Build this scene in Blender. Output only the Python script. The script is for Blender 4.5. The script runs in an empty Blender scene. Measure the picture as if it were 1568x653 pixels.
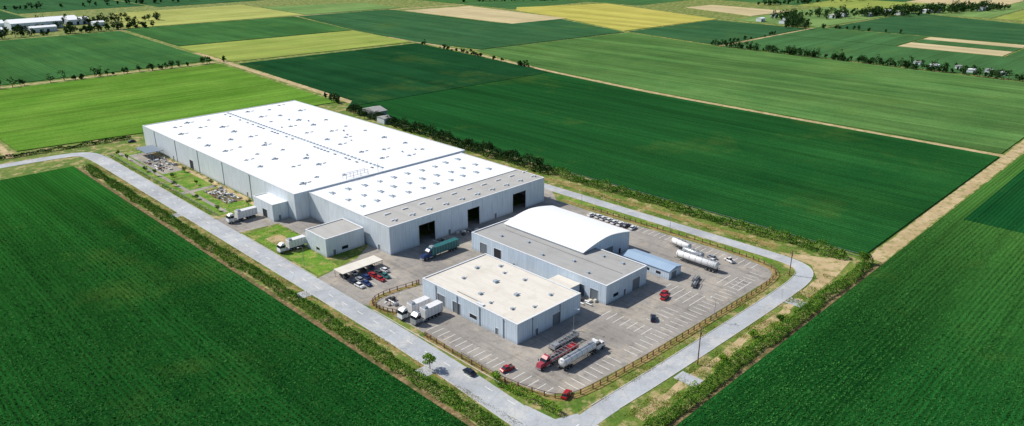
import bpy, math, random
import numpy as np
from mathutils import Vector, Matrix
random.seed(7); rng=np.random.default_rng(11)
sc=bpy.context.scene
sc.view_settings.view_transform='Standard'; sc.view_settings.look='None'; sc.view_settings.exposure=0
COL=sc.collection
def lin(r,g,b,k=1.0):
    o=[]
    for v in (r,g,b):
        v/=255.; o.append((v/12.92 if v<=.04045 else ((v+.055)/1.055)**2.4)*k)
    return (*o,1)
# ------------------------------------------------------------ materials
def base(name,rough=.8):
    m=bpy.data.materials.new(name); m.use_nodes=True
    nt=m.node_tree; b=nt.nodes['Principled BSDF']; b.inputs['Roughness'].default_value=rough
    return m,nt,b
def N(nt,t,**kw):
    n=nt.nodes.new(t)
    for k,v in kw.items():
        if hasattr(n,k): setattr(n,k,v)
        else: n.inputs[k].default_value=v
    return n
def math_(nt,op,a,b=None,c=None):
    n=nt.nodes.new('ShaderNodeMath'); n.operation=op
    for i,v in enumerate((a,b,c)):
        if v is None: continue
        if isinstance(v,(int,float)): n.inputs[i].default_value=v
        else: nt.links.new(v,n.inputs[i])
    return n.outputs[0]
def mixc(nt,f,a,b):
    n=nt.nodes.new('ShaderNodeMix'); n.data_type='RGBA'
    for i,v in ((0,f),(6,a),(7,b)):
        if isinstance(v,(int,float,tuple)): n.inputs[i].default_value=v
        else: nt.links.new(v,n.inputs[i])
    return n.outputs[2]
def scalec(nt,c,f):
    n=nt.nodes.new('ShaderNodeVectorMath'); n.operation='SCALE'
    if isinstance(c,tuple): n.inputs[0].default_value=c[:3]
    else: nt.links.new(c,n.inputs[0])
    nt.links.new(f,n.inputs['Scale']); return n.outputs[0]
def noise(nt,vec,scale,detail=3,rough=.6,remap=None,dist=0):
    n=N(nt,'ShaderNodeTexNoise',Scale=scale,Detail=detail,Roughness=rough,Distortion=dist)
    nt.links.new(vec,n.inputs['Vector']); o=n.outputs[0]
    if remap:
        r=nt.nodes.new('ShaderNodeMapRange'); nt.links.new(o,r.inputs[0])
        for i,v in enumerate(remap): r.inputs[i+1].default_value=v
        o=r.outputs[0]
    return o
def geopos(nt): return nt.nodes.new('ShaderNodeNewGeometry').outputs['Position']
def mapped(nt,vec,scale,loc=(0,0,0)):
    n=nt.nodes.new('ShaderNodeMapping'); n.inputs['Scale'].default_value=scale; n.inputs['Location'].default_value=loc
    nt.links.new(vec,n.inputs['Vector']); return n.outputs[0]
def bump(nt,b,h,s,d):
    n=nt.nodes.new('ShaderNodeBump'); n.inputs['Strength'].default_value=s; n.inputs['Distance'].default_value=d
    nt.links.new(h,n.inputs['Height']); nt.links.new(n.outputs[0],b.inputs['Normal'])
def lg(c,k):
    r,g,b,_=lin(*c,k); return (r*1.1+.002,g*.94,b*1.0+.0005,1)
def crop(name,c1,c2,axis='Y',P=1.5,row=.35,grad=None,tram=True,fine=.9,k=.66,blot=.02,streak=.18,tan=False):
    m,nt,b=base(name,.9); b.inputs['Specular IOR Level'].default_value=0
    p=geopos(nt); cv=lin if tan else (lambda r,g,b,k:lg((r,g,b),k))
    L=noise(nt,p,blot,6,.65,(.35,.65,0,1))
    col=mixc(nt,L,cv(*c1,k),cv(*c2,k))
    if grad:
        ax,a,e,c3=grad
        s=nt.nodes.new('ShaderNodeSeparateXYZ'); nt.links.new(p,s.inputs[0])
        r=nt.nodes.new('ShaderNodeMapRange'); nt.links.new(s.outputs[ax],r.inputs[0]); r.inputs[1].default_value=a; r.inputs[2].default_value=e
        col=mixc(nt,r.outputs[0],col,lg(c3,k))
    # thin yellowish wear where the crop stands poorly
    if not tan:
        Y=noise(nt,mapped(nt,p,(1,1,1),(50,20,0)),.011,6,.7,(.55,.75,0,.35))
        col=mixc(nt,Y,col,lin(120,140,62,k))
    st=(.3,.008,1) if axis=='Y' else (.008,.3,1)
    S=noise(nt,mapped(nt,p,st),1,5,.7,(.3,.7,1-streak,1+streak))
    st2=(.05,.004,1) if axis=='Y' else (.004,.05,1)
    S2=noise(nt,mapped(nt,p,st2,(5,9,0)),1,3,.6,(.35,.65,1-streak*.8,1+streak*.8))
    F=noise(nt,p,1.3,5,.8,(.3,.7,1-fine*.5,1+fine*.5))
    w=nt.nodes.new('ShaderNodeTexWave'); w.wave_type='BANDS'; w.bands_direction='X' if axis=='Y' else 'Y'
    w.inputs['Scale'].default_value=.3142/P; w.inputs['Distortion'].default_value=.9; w.inputs['Detail'].default_value=3; w.inputs['Detail Scale'].default_value=.5
    nt.links.new(p,w.inputs['Vector'])
    W=math_(nt,'MULTIPLY_ADD',w.outputs['Fac'],row,1-row*.6)
    v=math_(nt,'MULTIPLY',math_(nt,'MULTIPLY',math_(nt,'MULTIPLY',S,S2),F),W)
    if tram:
        s=nt.nodes.new('ShaderNodeSeparateXYZ'); nt.links.new(p,s.inputs[0])
        q=math_(nt,'PINGPONG',s.outputs[0 if axis=='Y' else 1],12.)
        q=math_(nt,'GREATER_THAN',q,.4); q=math_(nt,'MULTIPLY_ADD',q,.2,.8)
        v=math_(nt,'MULTIPLY',v,q)
    nt.links.new(scalec(nt,col,v),b.inputs['Base Color'])
    bump(nt,b,math_(nt,'ADD',F,w.outputs['Fac']),.5,.22)
    return m
def ground(name,cols,s1=.08,s2=.9,fine=.35,rough=.9,k=.75,bmp=.3,bd=.05,stretch=None,extra=None):
    m,nt,b=base(name,rough); b.inputs['Specular IOR Level'].default_value=.1
    p=geopos(nt); q=mapped(nt,p,stretch) if stretch else p
    c=mixc(nt,noise(nt,q,s1,5,.65,(.4,.6,0,1)),lin(*cols[0],k),lin(*cols[1],k))
    if len(cols)>2: c=mixc(nt,noise(nt,mapped(nt,q,(1,1,1),(31,17,0)),s1*2.3,5,.7,(.5,.62,0,1)),c,lin(*cols[2],k))
    F=noise(nt,p,s2,5,.75,(.3,.7,1-fine,1+fine))
    if extra=='yard': # oil stains, tyre marks, slab joints
        st=noise(nt,mapped(nt,p,(1,1,1),(7,3,0)),.33,5,.7,(.52,.72,1,.64)); F=math_(nt,'MULTIPLY',F,st)
        ty=noise(nt,mapped(nt,p,(.9,.03,1)),1,3,.6,(.5,.7,1,.78)); F=math_(nt,'MULTIPLY',F,ty)
        big=noise(nt,mapped(nt,p,(1,1,1),(70,3,0)),.05,4,.6,(.42,.6,1,.86)); F=math_(nt,'MULTIPLY',F,big)
        s=nt.nodes.new('ShaderNodeSeparateXYZ'); nt.links.new(p,s.inputs[0])
        for a,o in ((0,9),(1,11)):
            j=math_(nt,'GREATER_THAN',math_(nt,'PINGPONG',s.outputs[a],o),.09); F=math_(nt,'MULTIPLY',F,math_(nt,'MULTIPLY_ADD',j,.14,.86))
    if extra=='road':
        st=noise(nt,p,.25,6,.75,(.5,.7,1,.82)); F=math_(nt,'MULTIPLY',F,st)
        big=noise(nt,p,.04,4,.6,(.42,.6,1,.88)); F=math_(nt,'MULTIPLY',F,big)
        cr=nt.nodes.new('ShaderNodeTexVoronoi'); cr.feature='DISTANCE_TO_EDGE'; cr.inputs['Scale'].default_value=.16; nt.links.new(p,cr.inputs['Vector'])
        g=math_(nt,'GREATER_THAN',cr.outputs[0],.012); F=math_(nt,'MULTIPLY',F,math_(nt,'MULTIPLY_ADD',g,.12,.88))
    nt.links.new(scalec(nt,c,F),b.inputs['Base Color']); bump(nt,b,F,bmp,bd)
    return m
def paint(name,c,rough=.4,metal=0,k=.8,dirt=.12,ns=1.2):
    m,nt,b=base(name,rough); b.inputs['Metallic'].default_value=metal
    F=noise(nt,geopos(nt),ns,4,.7,(.3,.7,1-dirt,1+dirt*.4))
    nt.links.new(scalec(nt,lin(*c,k),F),b.inputs['Base Color']); return m
def wallmat(name,c,panel=6.,k=.85):
    m,nt,b=base(name,.55)
    p=geopos(nt); s=nt.nodes.new('ShaderNodeSeparateXYZ'); nt.links.new(p,s.inputs[0])
    t=math_(nt,'ADD',s.outputs[0],s.outputs[1])
    j=math_(nt,'PINGPONG',t,panel/2); j=math_(nt,'GREATER_THAN',j,.07)
    rib=math_(nt,'SINE',math_(nt,'MULTIPLY',t,6.283/1.0))
    ribc=math_(nt,'MULTIPLY_ADD',rib,.025,1)
    pj=math_(nt,'FLOOR',math_(nt,'DIVIDE',t,panel))
    wn=nt.nodes.new('ShaderNodeTexWhiteNoise'); wn.noise_dimensions='1D'; nt.links.new(pj,wn.inputs['W'])
    pv=math_(nt,'MULTIPLY_ADD',wn.outputs[0],.07,.95)
    cb=nt.nodes.new('ShaderNodeCombineXYZ'); nt.links.new(math_(nt,'MULTIPLY',t,.9),cb.inputs[0]); nt.links.new(math_(nt,'MULTIPLY',s.outputs[2],.12),cb.inputs[2])
    streak=noise(nt,cb.outputs[0],1,4,.7,(.35,.7,.85,1.05))
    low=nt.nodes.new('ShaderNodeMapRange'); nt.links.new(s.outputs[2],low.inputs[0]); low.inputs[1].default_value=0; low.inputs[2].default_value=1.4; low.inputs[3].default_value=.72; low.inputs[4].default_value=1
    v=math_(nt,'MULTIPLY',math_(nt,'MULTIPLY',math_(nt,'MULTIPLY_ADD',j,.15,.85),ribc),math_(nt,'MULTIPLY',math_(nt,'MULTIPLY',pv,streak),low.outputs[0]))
    nt.links.new(scalec(nt,lin(*c,k),v),b.inputs['Base Color']); bump(nt,b,rib,.3,.04); return m
def roofmat(name,c,c2,k=.9,seam=4.,sd=.06,amt=1.,axis=0):
    m,nt,b=base(name,.6)
    p=geopos(nt); s=nt.nodes.new('ShaderNodeSeparateXYZ'); nt.links.new(p,s.inputs[0])
    j=math_(nt,'PINGPONG',s.outputs[axis],seam/2); j=math_(nt,'GREATER_THAN',j,.12); j=math_(nt,'MULTIPLY_ADD',j,sd,1-sd)
    st=noise(nt,mapped(nt,p,(.5,.04,1) if axis==0 else (.04,.5,1)),1,5,.7,(.45,.8,0,.5*amt))
    bl=noise(nt,p,.12,6,.7,(.48,.75,0,.6*amt))
    c_=mixc(nt,math_(nt,'MAXIMUM',st,bl),lin(*c,k),lin(*c2,k))
    F=noise(nt,p,2.,4,.7,(.3,.7,.96,1.03))
    nt.links.new(scalec(nt,c_,math_(nt,'MULTIPLY',j,F)),b.inputs['Base Color']); return m
def leafmat(name,c1,c2,k=.7,grad=None):
    m,nt,b=base(name,.8); b.inputs['Specular IOR Level'].default_value=.05
    g=nt.nodes.new('ShaderNodeNewGeometry')
    r=g.outputs['Random Per Island']
    F=noise(nt,g.outputs['Position'],.35,3,.6,(.35,.65,0,1))
    c=mixc(nt,math_(nt,'MULTIPLY_ADD',r,.5,math_(nt,'MULTIPLY',F,.5)),lg(c1,k),lg(c2,k))
    if name=='crop_leaf':
        S=noise(nt,mapped(nt,g.outputs['Position'],(.12,.12,0)),.3,5,.7,(.3,.7,.72,1.25)); c=scalec(nt,c,S)
    nt.links.new(c,b.inputs['Base Color'])
    return m
M={}
M['white']=paint('white_paint',(240,240,240),.35,k=.85)
M['grey']=paint('grey_metal',(150,155,160),.5)
M['dark']=paint('dark_rubber',(32,33,35),.8)
M['glass']=paint('dark_glass',(30,40,52),.1,dirt=.05)
M['chassis']=paint('chassis',(70,72,75),.6)
M['teal']=paint('teal_paint',(40,115,115),.45)
M['blue']=paint('blue_paint',(36,64,120),.35)
M['navy']=paint('navy_paint',(28,38,62),.3)
M['red']=paint('red_paint',(180,32,40),.35)
M['pink']=paint('rose_paint',(180,70,86),.4)
M['silver']=paint('silver_paint',(180,185,190),.3,metal=.3)
M['wood']=paint('fence_wood',(132,96,76),.85,dirt=.3)
M['trim']=paint('light_trim',(232,235,238),.5,k=.88)
M['door']=paint('steel_door',(120,130,140),.5)
M['shade']=paint('interior_dark',(40,44,50),.9)
M['line']=paint('road_paint',(240,240,235),.7,dirt=.35,ns=2.5,k=.95)
M['kerb']=paint('kerb_concrete',(206,203,196),.85,dirt=.25,k=.85)
M['wallA']=wallmat('warehouse_cladding',(214,223,231),6,.97)
M['wallB']=wallmat('depot_cladding',(202,217,231),5,.97)
M['roofW']=roofmat('white_membrane_roof',(246,248,251),(212,219,228),.92,8,.07,.8,1)
M['roofC']=roofmat('cream_membrane_roof',(232,226,214),(194,184,168),.88,5,.07,1,0)
M['roofG']=roofmat('grey_felt_roof',(178,177,174),(146,144,140),.87,4,.08,1,0)
M['roofGr']=roofmat('grey_roof_strip',(188,186,181),(156,154,150),.87,5,.08,1,0)
M['vault']=roofmat('vault_sheet_roof',(246,247,248),(222,225,228),.93,1.6,.06,.5,1)
M['blueroof']=roofmat('blue_sheet_roof',(165,190,215),(140,165,195),.85,1,.12,.7,1)
M['vent']=paint('vent_metal',(186,200,212),.5,dirt=.25)
M['ventd']=paint('vent_shadow_metal',(130,146,162),.5,dirt=.25)
M['ground']=ground('dry_grass_ground',[(122,138,64),(92,122,48),(182,166,118)],.07,.8,.4,k=.8)
M['lawn']=ground('lawn',[(122,158,56),(92,138,44),(168,164,96)],.1,1.2,.3,k=.78)
M['dirt']=ground('dirt',[(206,184,144),(186,164,124),(150,146,92)],.1,.8,.22,k=.83)
M['soil']=ground('soil_strip',[(138,114,84),(100,102,60),(168,146,110)],.2,1,.4,k=.75)
M['scrub']=ground('scrub',[(176,150,104),(146,134,76),(118,128,62)],.2,1,.35,k=.78)
M['asphalt']=ground('worn_asphalt',[(178,172,164),(164,159,153),(192,183,170)],.035,1.5,.12,k=.8,bd=.01,extra='yard')
M['road']=ground('road_concrete',[(196,201,206),(184,188,193),(206,207,206)],.05,1.5,.1,k=.82,bd=.01,extra='road')
M['hedge']=leafmat('hedge_leaf',(44,98,30),(110,160,56),.85)
M['tree']=leafmat('tree_leaf',(24,60,28),(64,104,48),.8)
M['shrub']=leafmat('bright_leaf',(82,142,36),(150,196,70),.85)
M['grass']=leafmat('grass_blade',(104,130,52),(180,174,100),.8)
M['cropleaf']=leafmat('crop_leaf',(22,90,34),(66,138,60),.8)
M['bark']=paint('bark',(95,78,60),.9,dirt=.3)
# ------------------------------------------------------------ mesh builder
class MB:
    def __init__(s): s.v=[];s.f=[];s.m=[];s.mats=[];s.sm=[]
    def mi(s,mat):
        if mat not in s.mats: s.mats.append(mat)
        return s.mats.index(mat)
    def add(s,vs,fs,mat,smooth=False):
        o=len(s.v); s.v+=[tuple(v) for v in vs]; i=s.mi(mat)
        for f in fs: s.f.append([o+a for a in f]); s.m.append(i); s.sm.append(smooth)
    def frus(s,x0,x1,y0,y1,z0,z1,mat,ix0=0,ix1=0,iy=0):
        s.add([(x0,y0,z0),(x1,y0,z0),(x1,y1,z0),(x0,y1,z0),(x0+ix0,y0+iy,z1),(x1-ix1,y0+iy,z1),(x1-ix1,y1-iy,z1),(x0+ix0,y1-iy,z1)],
              [(3,2,1,0),(4,5,6,7),(0,1,5,4),(1,2,6,5),(2,3,7,6),(3,0,4,7)],mat)
    box=frus
    def cyl(s,c,r,L,axis,mat,n=14,r2=None,smooth=True,cap=0):
        r2=r if r2 is None else r2
        def P(a,rr,t):
            u,w=rr*math.cos(a),rr*math.sin(a)
            return {'x':(c[0]+t,c[1]+u,c[2]+w),'y':(c[0]+w,c[1]+t,c[2]+u),'z':(c[0]+u,c[1]+w,c[2]+t)}[axis]
        rings=[(r,-L/2),(r2,L/2)]
        if cap: rings=[(r*.05,-L/2-cap),(r*.6,-L/2-cap*.8),(r*.88,-L/2-cap*.4)]+rings+[(r2*.88,L/2+cap*.4),(r2*.6,L/2+cap*.8),(r2*.05,L/2+cap)]
        vs=[P(2*math.pi*i/n,rr,t) for rr,t in rings for i in range(n)]
        fs=[(k*n+i,k*n+(i+1)%n,(k+1)*n+(i+1)%n,(k+1)*n+i) for k in range(len(rings)-1) for i in range(n)]
        s.add(vs,fs,mat,smooth)
        e=(len(rings)-1)*n
        s.add(vs[:n],[tuple(range(n))[::-1]],mat); s.add(vs[e:],[tuple(range(n))],mat)
    def beam(s,a,b,w,h,mat):
        a=Vector(a);b=Vector(b);d=(b-a);
        if d.length<1e-6: return
        d.normalize(); up=Vector((0,0,1)) if abs(d.z)<.95 else Vector((1,0,0))
        r=d.cross(up).normalized()*w/2; u=r.normalized().cross(d)*h/2
        vs=[a-r-u,a+r-u,a+r+u,a-r+u,b-r-u,b+r-u,b+r+u,b-r+u]
        s.add(vs,[(0,1,2,3),(7,6,5,4),(0,4,5,1),(1,5,6,2),(2,6,7,3),(3,7,4,0)],mat)
    def poly(s,pts,z,mat): s.add([(x,y,z) for x,y in pts],[tuple(range(len(pts)))],mat)
    def mesh(s,name):
        me=bpy.data.meshes.new(name); me.from_pydata(s.v,[],s.f)
        for m in s.mats: me.materials.append(M[m] if isinstance(m,str) else m)
        me.polygons.foreach_set('material_index',s.m); me.polygons.foreach_set('use_smooth',s.sm); me.update()
        return me
    def obj(s,name,parent=None,loc=(0,0,0),rz=0):
        o=bpy.data.objects.new(name,s.mesh(name)); COL.objects.link(o); o.location=loc; o.rotation_euler[2]=rz
        if parent: o.parent=parent
        return o
def empty(name,loc=(0,0,0)):
    o=bpy.data.objects.new(name,None); COL.objects.link(o); return o
def ccw(p):
    a=sum(p[i][0]*p[(i+1)%len(p)][1]-p[(i+1)%len(p)][0]*p[i][1] for i in range(len(p)))
    return list(p) if a>0 else list(p)[::-1]
def slab(name,pts,z0,z1,mat):
    pts=ccw(pts); n=len(pts); mb=MB()
    mb.add([(x,y,z0) for x,y in pts]+[(x,y,z1) for x,y in pts],[tuple(range(n,2*n))]+[(i,(i+1)%n,n+(i+1)%n,n+i) for i in range(n)],mat)
    return mb.obj(name)
def sheet(name,pts,z,mat):
    mb=MB(); mb.poly(ccw(pts),z,mat); return mb.obj(name)
def R(x0,x1,y0,y1): return [(x0,y0),(x1,y0),(x1,y1),(x0,y1)]
def chaikin(p,n=3):
    for _ in range(n):
        q=[p[0]]
        for a,b in zip(p,p[1:]):
            q+=[(a[0]*.75+b[0]*.25,a[1]*.75+b[1]*.25),(a[0]*.25+b[0]*.75,a[1]*.25+b[1]*.75)]
        q.append(p[-1]); p=q
    return p
def offs(p,d):
    out=[]
    for i in range(len(p)):
        a=p[max(i-1,0)];b=p[min(i+1,len(p)-1)]
        dx,dy=b[0]-a[0],b[1]-a[1]; L=math.hypot(dx,dy) or 1
        out.append((p[i][0]-dy/L*d,p[i][1]+dx/L*d))
    return out
def strip(name,p,w,z,mat,z0=None,sm=3,jit=0,mb=None):
    p=chaikin(p,sm) if sm else p
    if jit:
        q=[]
        for a,b in zip(p,p[1:]):
            L=math.hypot(b[0]-a[0],b[1]-a[1]); n=max(1,int(L/3))
            q+=[(a[0]+(b[0]-a[0])*i/n,a[1]+(b[1]-a[1])*i/n) for i in range(n)]
        p=q+[p[-1]]
    l=offs(p,w/2); r=offs(p,-w/2)
    if jit:
        l=[(x+random.uniform(-jit,jit),y+random.uniform(-jit,jit)) for x,y in l]; r=[(x+random.uniform(-jit,jit),y+random.uniform(-jit,jit)) for x,y in r]
    n=len(p); m=mb or MB()
    vs=[(x,y,z) for x,y in l]+[(x,y,z) for x,y in r]
    fs=[(i,n+i,n+i+1,i+1) for i in range(n-1)]
    if z0 is not None:
        vs+=[(x,y,z0) for x,y in l]+[(x,y,z0) for x,y in r]
        fs+=[(i,i+1,2*n+i+1,2*n+i) for i in range(n-1)]+[(n+i+1,n+i,3*n+i,3*n+i+1) for i in range(n-1)]
    m.add(vs,fs,mat)
    return m if mb else m.obj(name)
# ------------------------------------------------------------ foliage
def leafmesh(name,C,S,mat,upbias=.3):
    C=np.asarray(C,float); n=len(C); S=np.broadcast_to(np.asarray(S,float),(n,))
    nr=rng.normal(size=(n,3)); nr[:,2]+=upbias*np.sign(rng.random(n)-.1); nr/=np.linalg.norm(nr,axis=1)[:,None]
    t=rng.normal(size=(n,3)); t-=nr*(t*nr).sum(1)[:,None]; t/=np.linalg.norm(t,axis=1)[:,None]
    b=np.cross(nr,t); h=(S/2)[:,None]; a=(rng.uniform(.45,.9,n))[:,None]
    V=np.stack([C-t*h,C+b*h*a*.9,C+t*h,C-b*h*a],1).reshape(-1,3)
    V[:,2]=np.maximum(V[:,2],.01)
    me=bpy.data.meshes.new(name); me.vertices.add(4*n); me.vertices.foreach_set('co',V.ravel())
    me.loops.add(4*n); me.loops.foreach_set('vertex_index',np.arange(4*n))
    me.polygons.add(n); me.polygons.foreach_set('loop_start',np.arange(0,4*n,4)); me.polygons.foreach_set('loop_total',np.full(n,4))
    me.materials.append(M[mat]); me.update(); me.validate(); return me
def addm(name,me,parent=None):
    o=bpy.data.objects.new(name,me); COL.objects.link(o)
    if parent: o.parent=parent
    return o
def along(p,n):
    p=np.array(p,float); d=np.linalg.norm(np.diff(p,axis=0),axis=1); c=np.concatenate([[0],np.cumsum(d)])
    s=np.sort(rng.random(n))*c[-1]; i=np.clip(np.searchsorted(c,s)-1,0,len(d)-1); f=((s-c[i])/d[i])[:,None]
    P=p[i]*(1-f)+p[i+1]*f; T=(p[i+1]-p[i])/d[i][:,None]
    return P,T,s,c[-1]
def wob(s,sc_,seed):
    r=np.random.default_rng(seed); k=r.uniform(-1,1,4000); x=s/sc_; i=x.astype(int); f=x-i; f=f*f*(3-2*f)
    return k[i%4000]*(1-f)+k[(i+1)%4000]*f
def hedge(name,p,w,h,den,ls,mat,var=.5,gap=0,seed=1):
    L=np.linalg.norm(np.diff(np.array(p,float),axis=0),axis=1).sum()
    P,T,s,_=along(p,int(L*den)); n=len(P)
    g=wob(s,4,seed+9)
    if gap: keep=g>-1+2*gap; P,T,s=P[keep],T[keep],s[keep]; n=len(P)
    hh=h*(1+var*.6*wob(s,5,seed)+var*.5*wob(s,1.7,seed+1)); ww=w*(1+var*.4*wob(s,4,seed+2)+var*.4*wob(s,1.5,seed+3))
    a=rng.uniform(0,math.pi,n); rr=rng.uniform(.72,1.08,n)
    off=np.cos(a)*rr*ww/2; z=np.sin(a)**.7*rr*hh
    Nn=np.stack([-T[:,1],T[:,0]],1); q=P+Nn*(off+wob(s,12,seed+4)*w*.15)[:,None]
    C=np.column_stack([q,z]); return leafmesh(name,C,rng.uniform(.6,1.3,n)*ls,mat)
def crown(cx,cy,z0,r,h,nc,nl,spread=.33):
    out=[]
    for _ in range(nc):
        d=rng.normal(size=3); d/=np.linalg.norm(d); q=rng.uniform(.35,.9)
        c=np.array([cx+d[0]*r*q,cy+d[1]*r*q,z0+h/2+d[2]*h/2*q])
        k=rng.normal(size=(nl,3)); k/=np.linalg.norm(k,axis=1)[:,None]
        out.append(c+k*(rng.uniform(.6,1,nl)[:,None])*r*spread*rng.uniform(.7,1.3))
    return np.concatenate(out)
def tree(name,x,y,h,r,mat='shrub',nc=26,nl=45,ls=.4):
    e=empty(name); mb=MB()
    mb.cyl((x,y,h*.25),.16*h/6,h*.5,'z','bark',8,.09*h/6)
    for i in range(7):
        a=i*.9+rng.random(); zz=h*(.3+.05*i)
        mb.beam((x,y,zz),(x+math.cos(a)*r*.65,y+math.sin(a)*r*.65,zz+h*.25),.08,.08,'bark')
    mb.obj('trunk_and_limbs',e)
    addm('crown',leafmesh('crown',crown(x,y,h*.3,r,h*.7,nc,nl),ls,mat),e); return e
def treerow(name,pts,n,hmin,hmax,mat='tree',jit=3,ls=1.1,nc=7,nl=16):
    P,T,s,_=along(pts,n); cs=[]; mb=MB()
    for (x,y) in P:
        x+=rng.normal()*jit*.5; y+=rng.normal()*jit*.5; h=rng.uniform(hmin,hmax)*rng.choice([.6,.8,1,1.1]); r=h*rng.uniform(.28,.45)
        cs.append(crown(x,y,h*.12,r,h*.88,nc,nl,.5)); mb.cyl((x,y,h*.2),h*.03,h*.4,'z','bark',5)
    e=empty(name); addm('crowns',leafmesh('crowns',np.concatenate(cs),rng.uniform(.7,1.3,sum(map(len,cs)))*ls,mat),e); mb.obj('trunks',e); return e
# ------------------------------------------------------------ terrain
sheet('ground',R(-3500,4500,-3500,4500),0,'ground')
C_={}
def cm(key,*a,**k):
    if key not in C_: C_[key]=crop(key,*a,**k)
    M[key]=C_[key]; return key
cm('crop_near_dark',(14,80,30),(26,98,38),'Y',1.6,.3,grad=(1,150,440,(40,110,40)),tram=False,streak=.26)  # grad paints uneven light into the crop colour, lighter with distance
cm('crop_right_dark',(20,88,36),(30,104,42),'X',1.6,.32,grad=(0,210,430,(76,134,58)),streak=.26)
cm('crop_right_patch',(20,90,44),(28,98,48),'X',1.6,.25)
cm('crop_big',(30,98,46),(44,112,52),'Y',2.2,.25,grad=(1,110,330,(32,96,46)),streak=.24)
cm('crop_big_top',(26,82,46),(34,92,52),'Y',2.2,.2)
cm('crop_mid',(84,138,72),(102,152,82),'Y',3,.2,streak=.28)
cm('crop_left_bright',(96,156,54),(118,172,68),'X',2.5,.2,streak=.24)
cm('crop_left_mid',(64,122,68),(78,136,72),'Y',3,.2)  # this and the crops below: paler, greyer colour stands in for distance haze
cm('crop_lime',(150,182,88),(168,194,100),'X',3,.15,fine=.5)
cm('crop_lime2',(176,198,110),(190,208,120),'X',3,.15,fine=.5)
cm('crop_lightgreen',(118,166,96),(136,178,104),'X',3,.15,fine=.5)
cm('crop_yellow',(190,200,98),(206,210,110),'Y',3,.12,fine=.5)
cm('crop_tan',(220,204,162),(206,190,146),'Y',3,.1,fine=.3,tan=True,k=.72)
cm('crop_dk',(58,112,70),(68,122,76),'Y',3,.2)
cm('crop_md',(80,136,80),(74,126,74),'X',3,.2)
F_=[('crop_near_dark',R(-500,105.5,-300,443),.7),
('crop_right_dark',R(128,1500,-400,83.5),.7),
('crop_right_patch',R(359,480,-60,76),.82),
('crop_big',[(289,92),(483.5,92),(485,140),(487,224),(490,336),(504,455),(294,462),(289,300)],.6),
('crop_big_top',[(294,463.2),(504,456.2),(508,476),(536,690),(326,700),(309,480)],.6),
('crop_mid',[(492,93),(752,93),(754,200),(757,435),(786,578),(556,600),(546,600),(515,476),(499,336),(495,224)],.5),
('crop_mid',R(503,752,-300,80),.5),
('crop_left_bright',R(-500,83,500,718),.5),
('crop_left_bright',[(92,500),(160,492),(298,484),(312,700),(312,714),(92,718)],.5),
('crop_left_mid',[(-500,738),(318,738),(336,1050),(-500,1062)],.5),
('crop_lime',[(328,716),(538,703),(550,842),(330,856)],.5),
('crop_left_mid',[(334,862),(552,848),(586,1052),(346,1066)],.5),
('crop_lime2',[(352,1072),(608,1060),(618,1290),(410,1290)],.5),
('crop_lightgreen',[(612,1058),(783,1050),(794,1170),(622,1226)],.5),
('crop_dk',[(556,604),(786,584),(792,600),(846,755),(745,765),(750,1040),(592,1048),(556,848),(544,703)],.5),
('crop_tan',[(750,750),(856,742),(884,988),(757,1004)],.52),
('crop_yellow',[(797,592),(1005,580),(1090,850),(925,914),(890,880),(858,750)],.5),
('crop_dk',[(767,440),(986,436),(990,576),(796,584)],.5),
('crop_md',[(764,100),(898,100),(900,430),(766,430)],.5),
('crop_tan',R(903,944,190,292),.45),
('crop_md',R(903,1010,295,430),.5),
('crop_md',R(903,1010,0,187),.5),
('crop_tan',R(985,1010,190,292),.45),
('crop_md',R(948,981,190,292),.5),
('crop_dk',[(1018,190),(1227,190),(1300,408),(1018,422)],.5),
('crop_tan',[(1080,566),(1188,556),(1200,705),(1126,711)],.45),
('crop_lightgreen',[(1010,430),(1300,415),(1300,545),(1012,560)],.5),
]
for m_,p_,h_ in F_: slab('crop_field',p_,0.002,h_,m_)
ks=['crop_dk','crop_md','crop_lightgreen','crop_lime','crop_left_mid','crop_md','crop_dk','crop_tan','crop_lightgreen']
for i in range(16):
    for j in range(16):
        x0,y0=-300+i*200,-300+j*150+(i%2)*40
        x1,y1=x0+194,y0+145
        if (x0+y0>1750) or (x0>1020 and y0<1200 and x0+y0>1100) or (y0>1080 and x0<350):
            if x0<1300 and x1>1012 and y0<712 and y1>185: continue
            if x0<800 and y0<1300 and x0+y0<2050 and x0>250: continue
            slab('crop_field',R(x0,x1,y0,y1),.002,.3,random.choice(ks))
# verge / dirt
strip('soil_strip',[(106.9,-100),(106.9,440)],2.,.01,'soil',sm=0,jit=.25)
strip('soil_strip',[(130,84.6),(290,84.6)],1.8,.01,'soil',sm=0,jit=.2)
strip('dirt_track',[(288,87.5),(380,88),(486,88),(560,88.5)],6.4,.02,'dirt',sm=0,jit=.3)
strip('dirt_track',[(488,88),(489,139),(491,224),(495,336),(511,476),(542,640),(548,760)],5.4,.028,'dirt',sm=2,jit=.3)
strip('dirt_track',[(86,488),(88,560),(88,735)],4.4,.02,'dirt',sm=0,jit=.3)
strip('dirt_track',[(305,462),(312,560),(321,705),(328,800)],6,.02,'dirt',sm=1,jit=.3)
strip('dirt_track',[(766,435),(1000,432)],5,.02,'dirt',sm=0,jit=.3)
strip('dirt_track',[(-200,728),(320,728)],4,.02,'dirt',sm=0,jit=.3)
strip('dirt_track',[(335,1056),(600,1055),(900,1020)],6,.02,'dirt',sm=0,jit=.4)
strip('dirt_verge',[(140,93.2),(236,93.2)],2.8,.012,'dirt',sm=0,jit=.7)
sheet('dirt_area',[(268.5,118),(281,94),(262,92),(238,91.5),(240,95.5),(256,96.5),(266,103)],.014,'dirt')
strip('dirt_verge',[(273,120),(273,440)],4,.012,'scrub',sm=0,jit=1)
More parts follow.
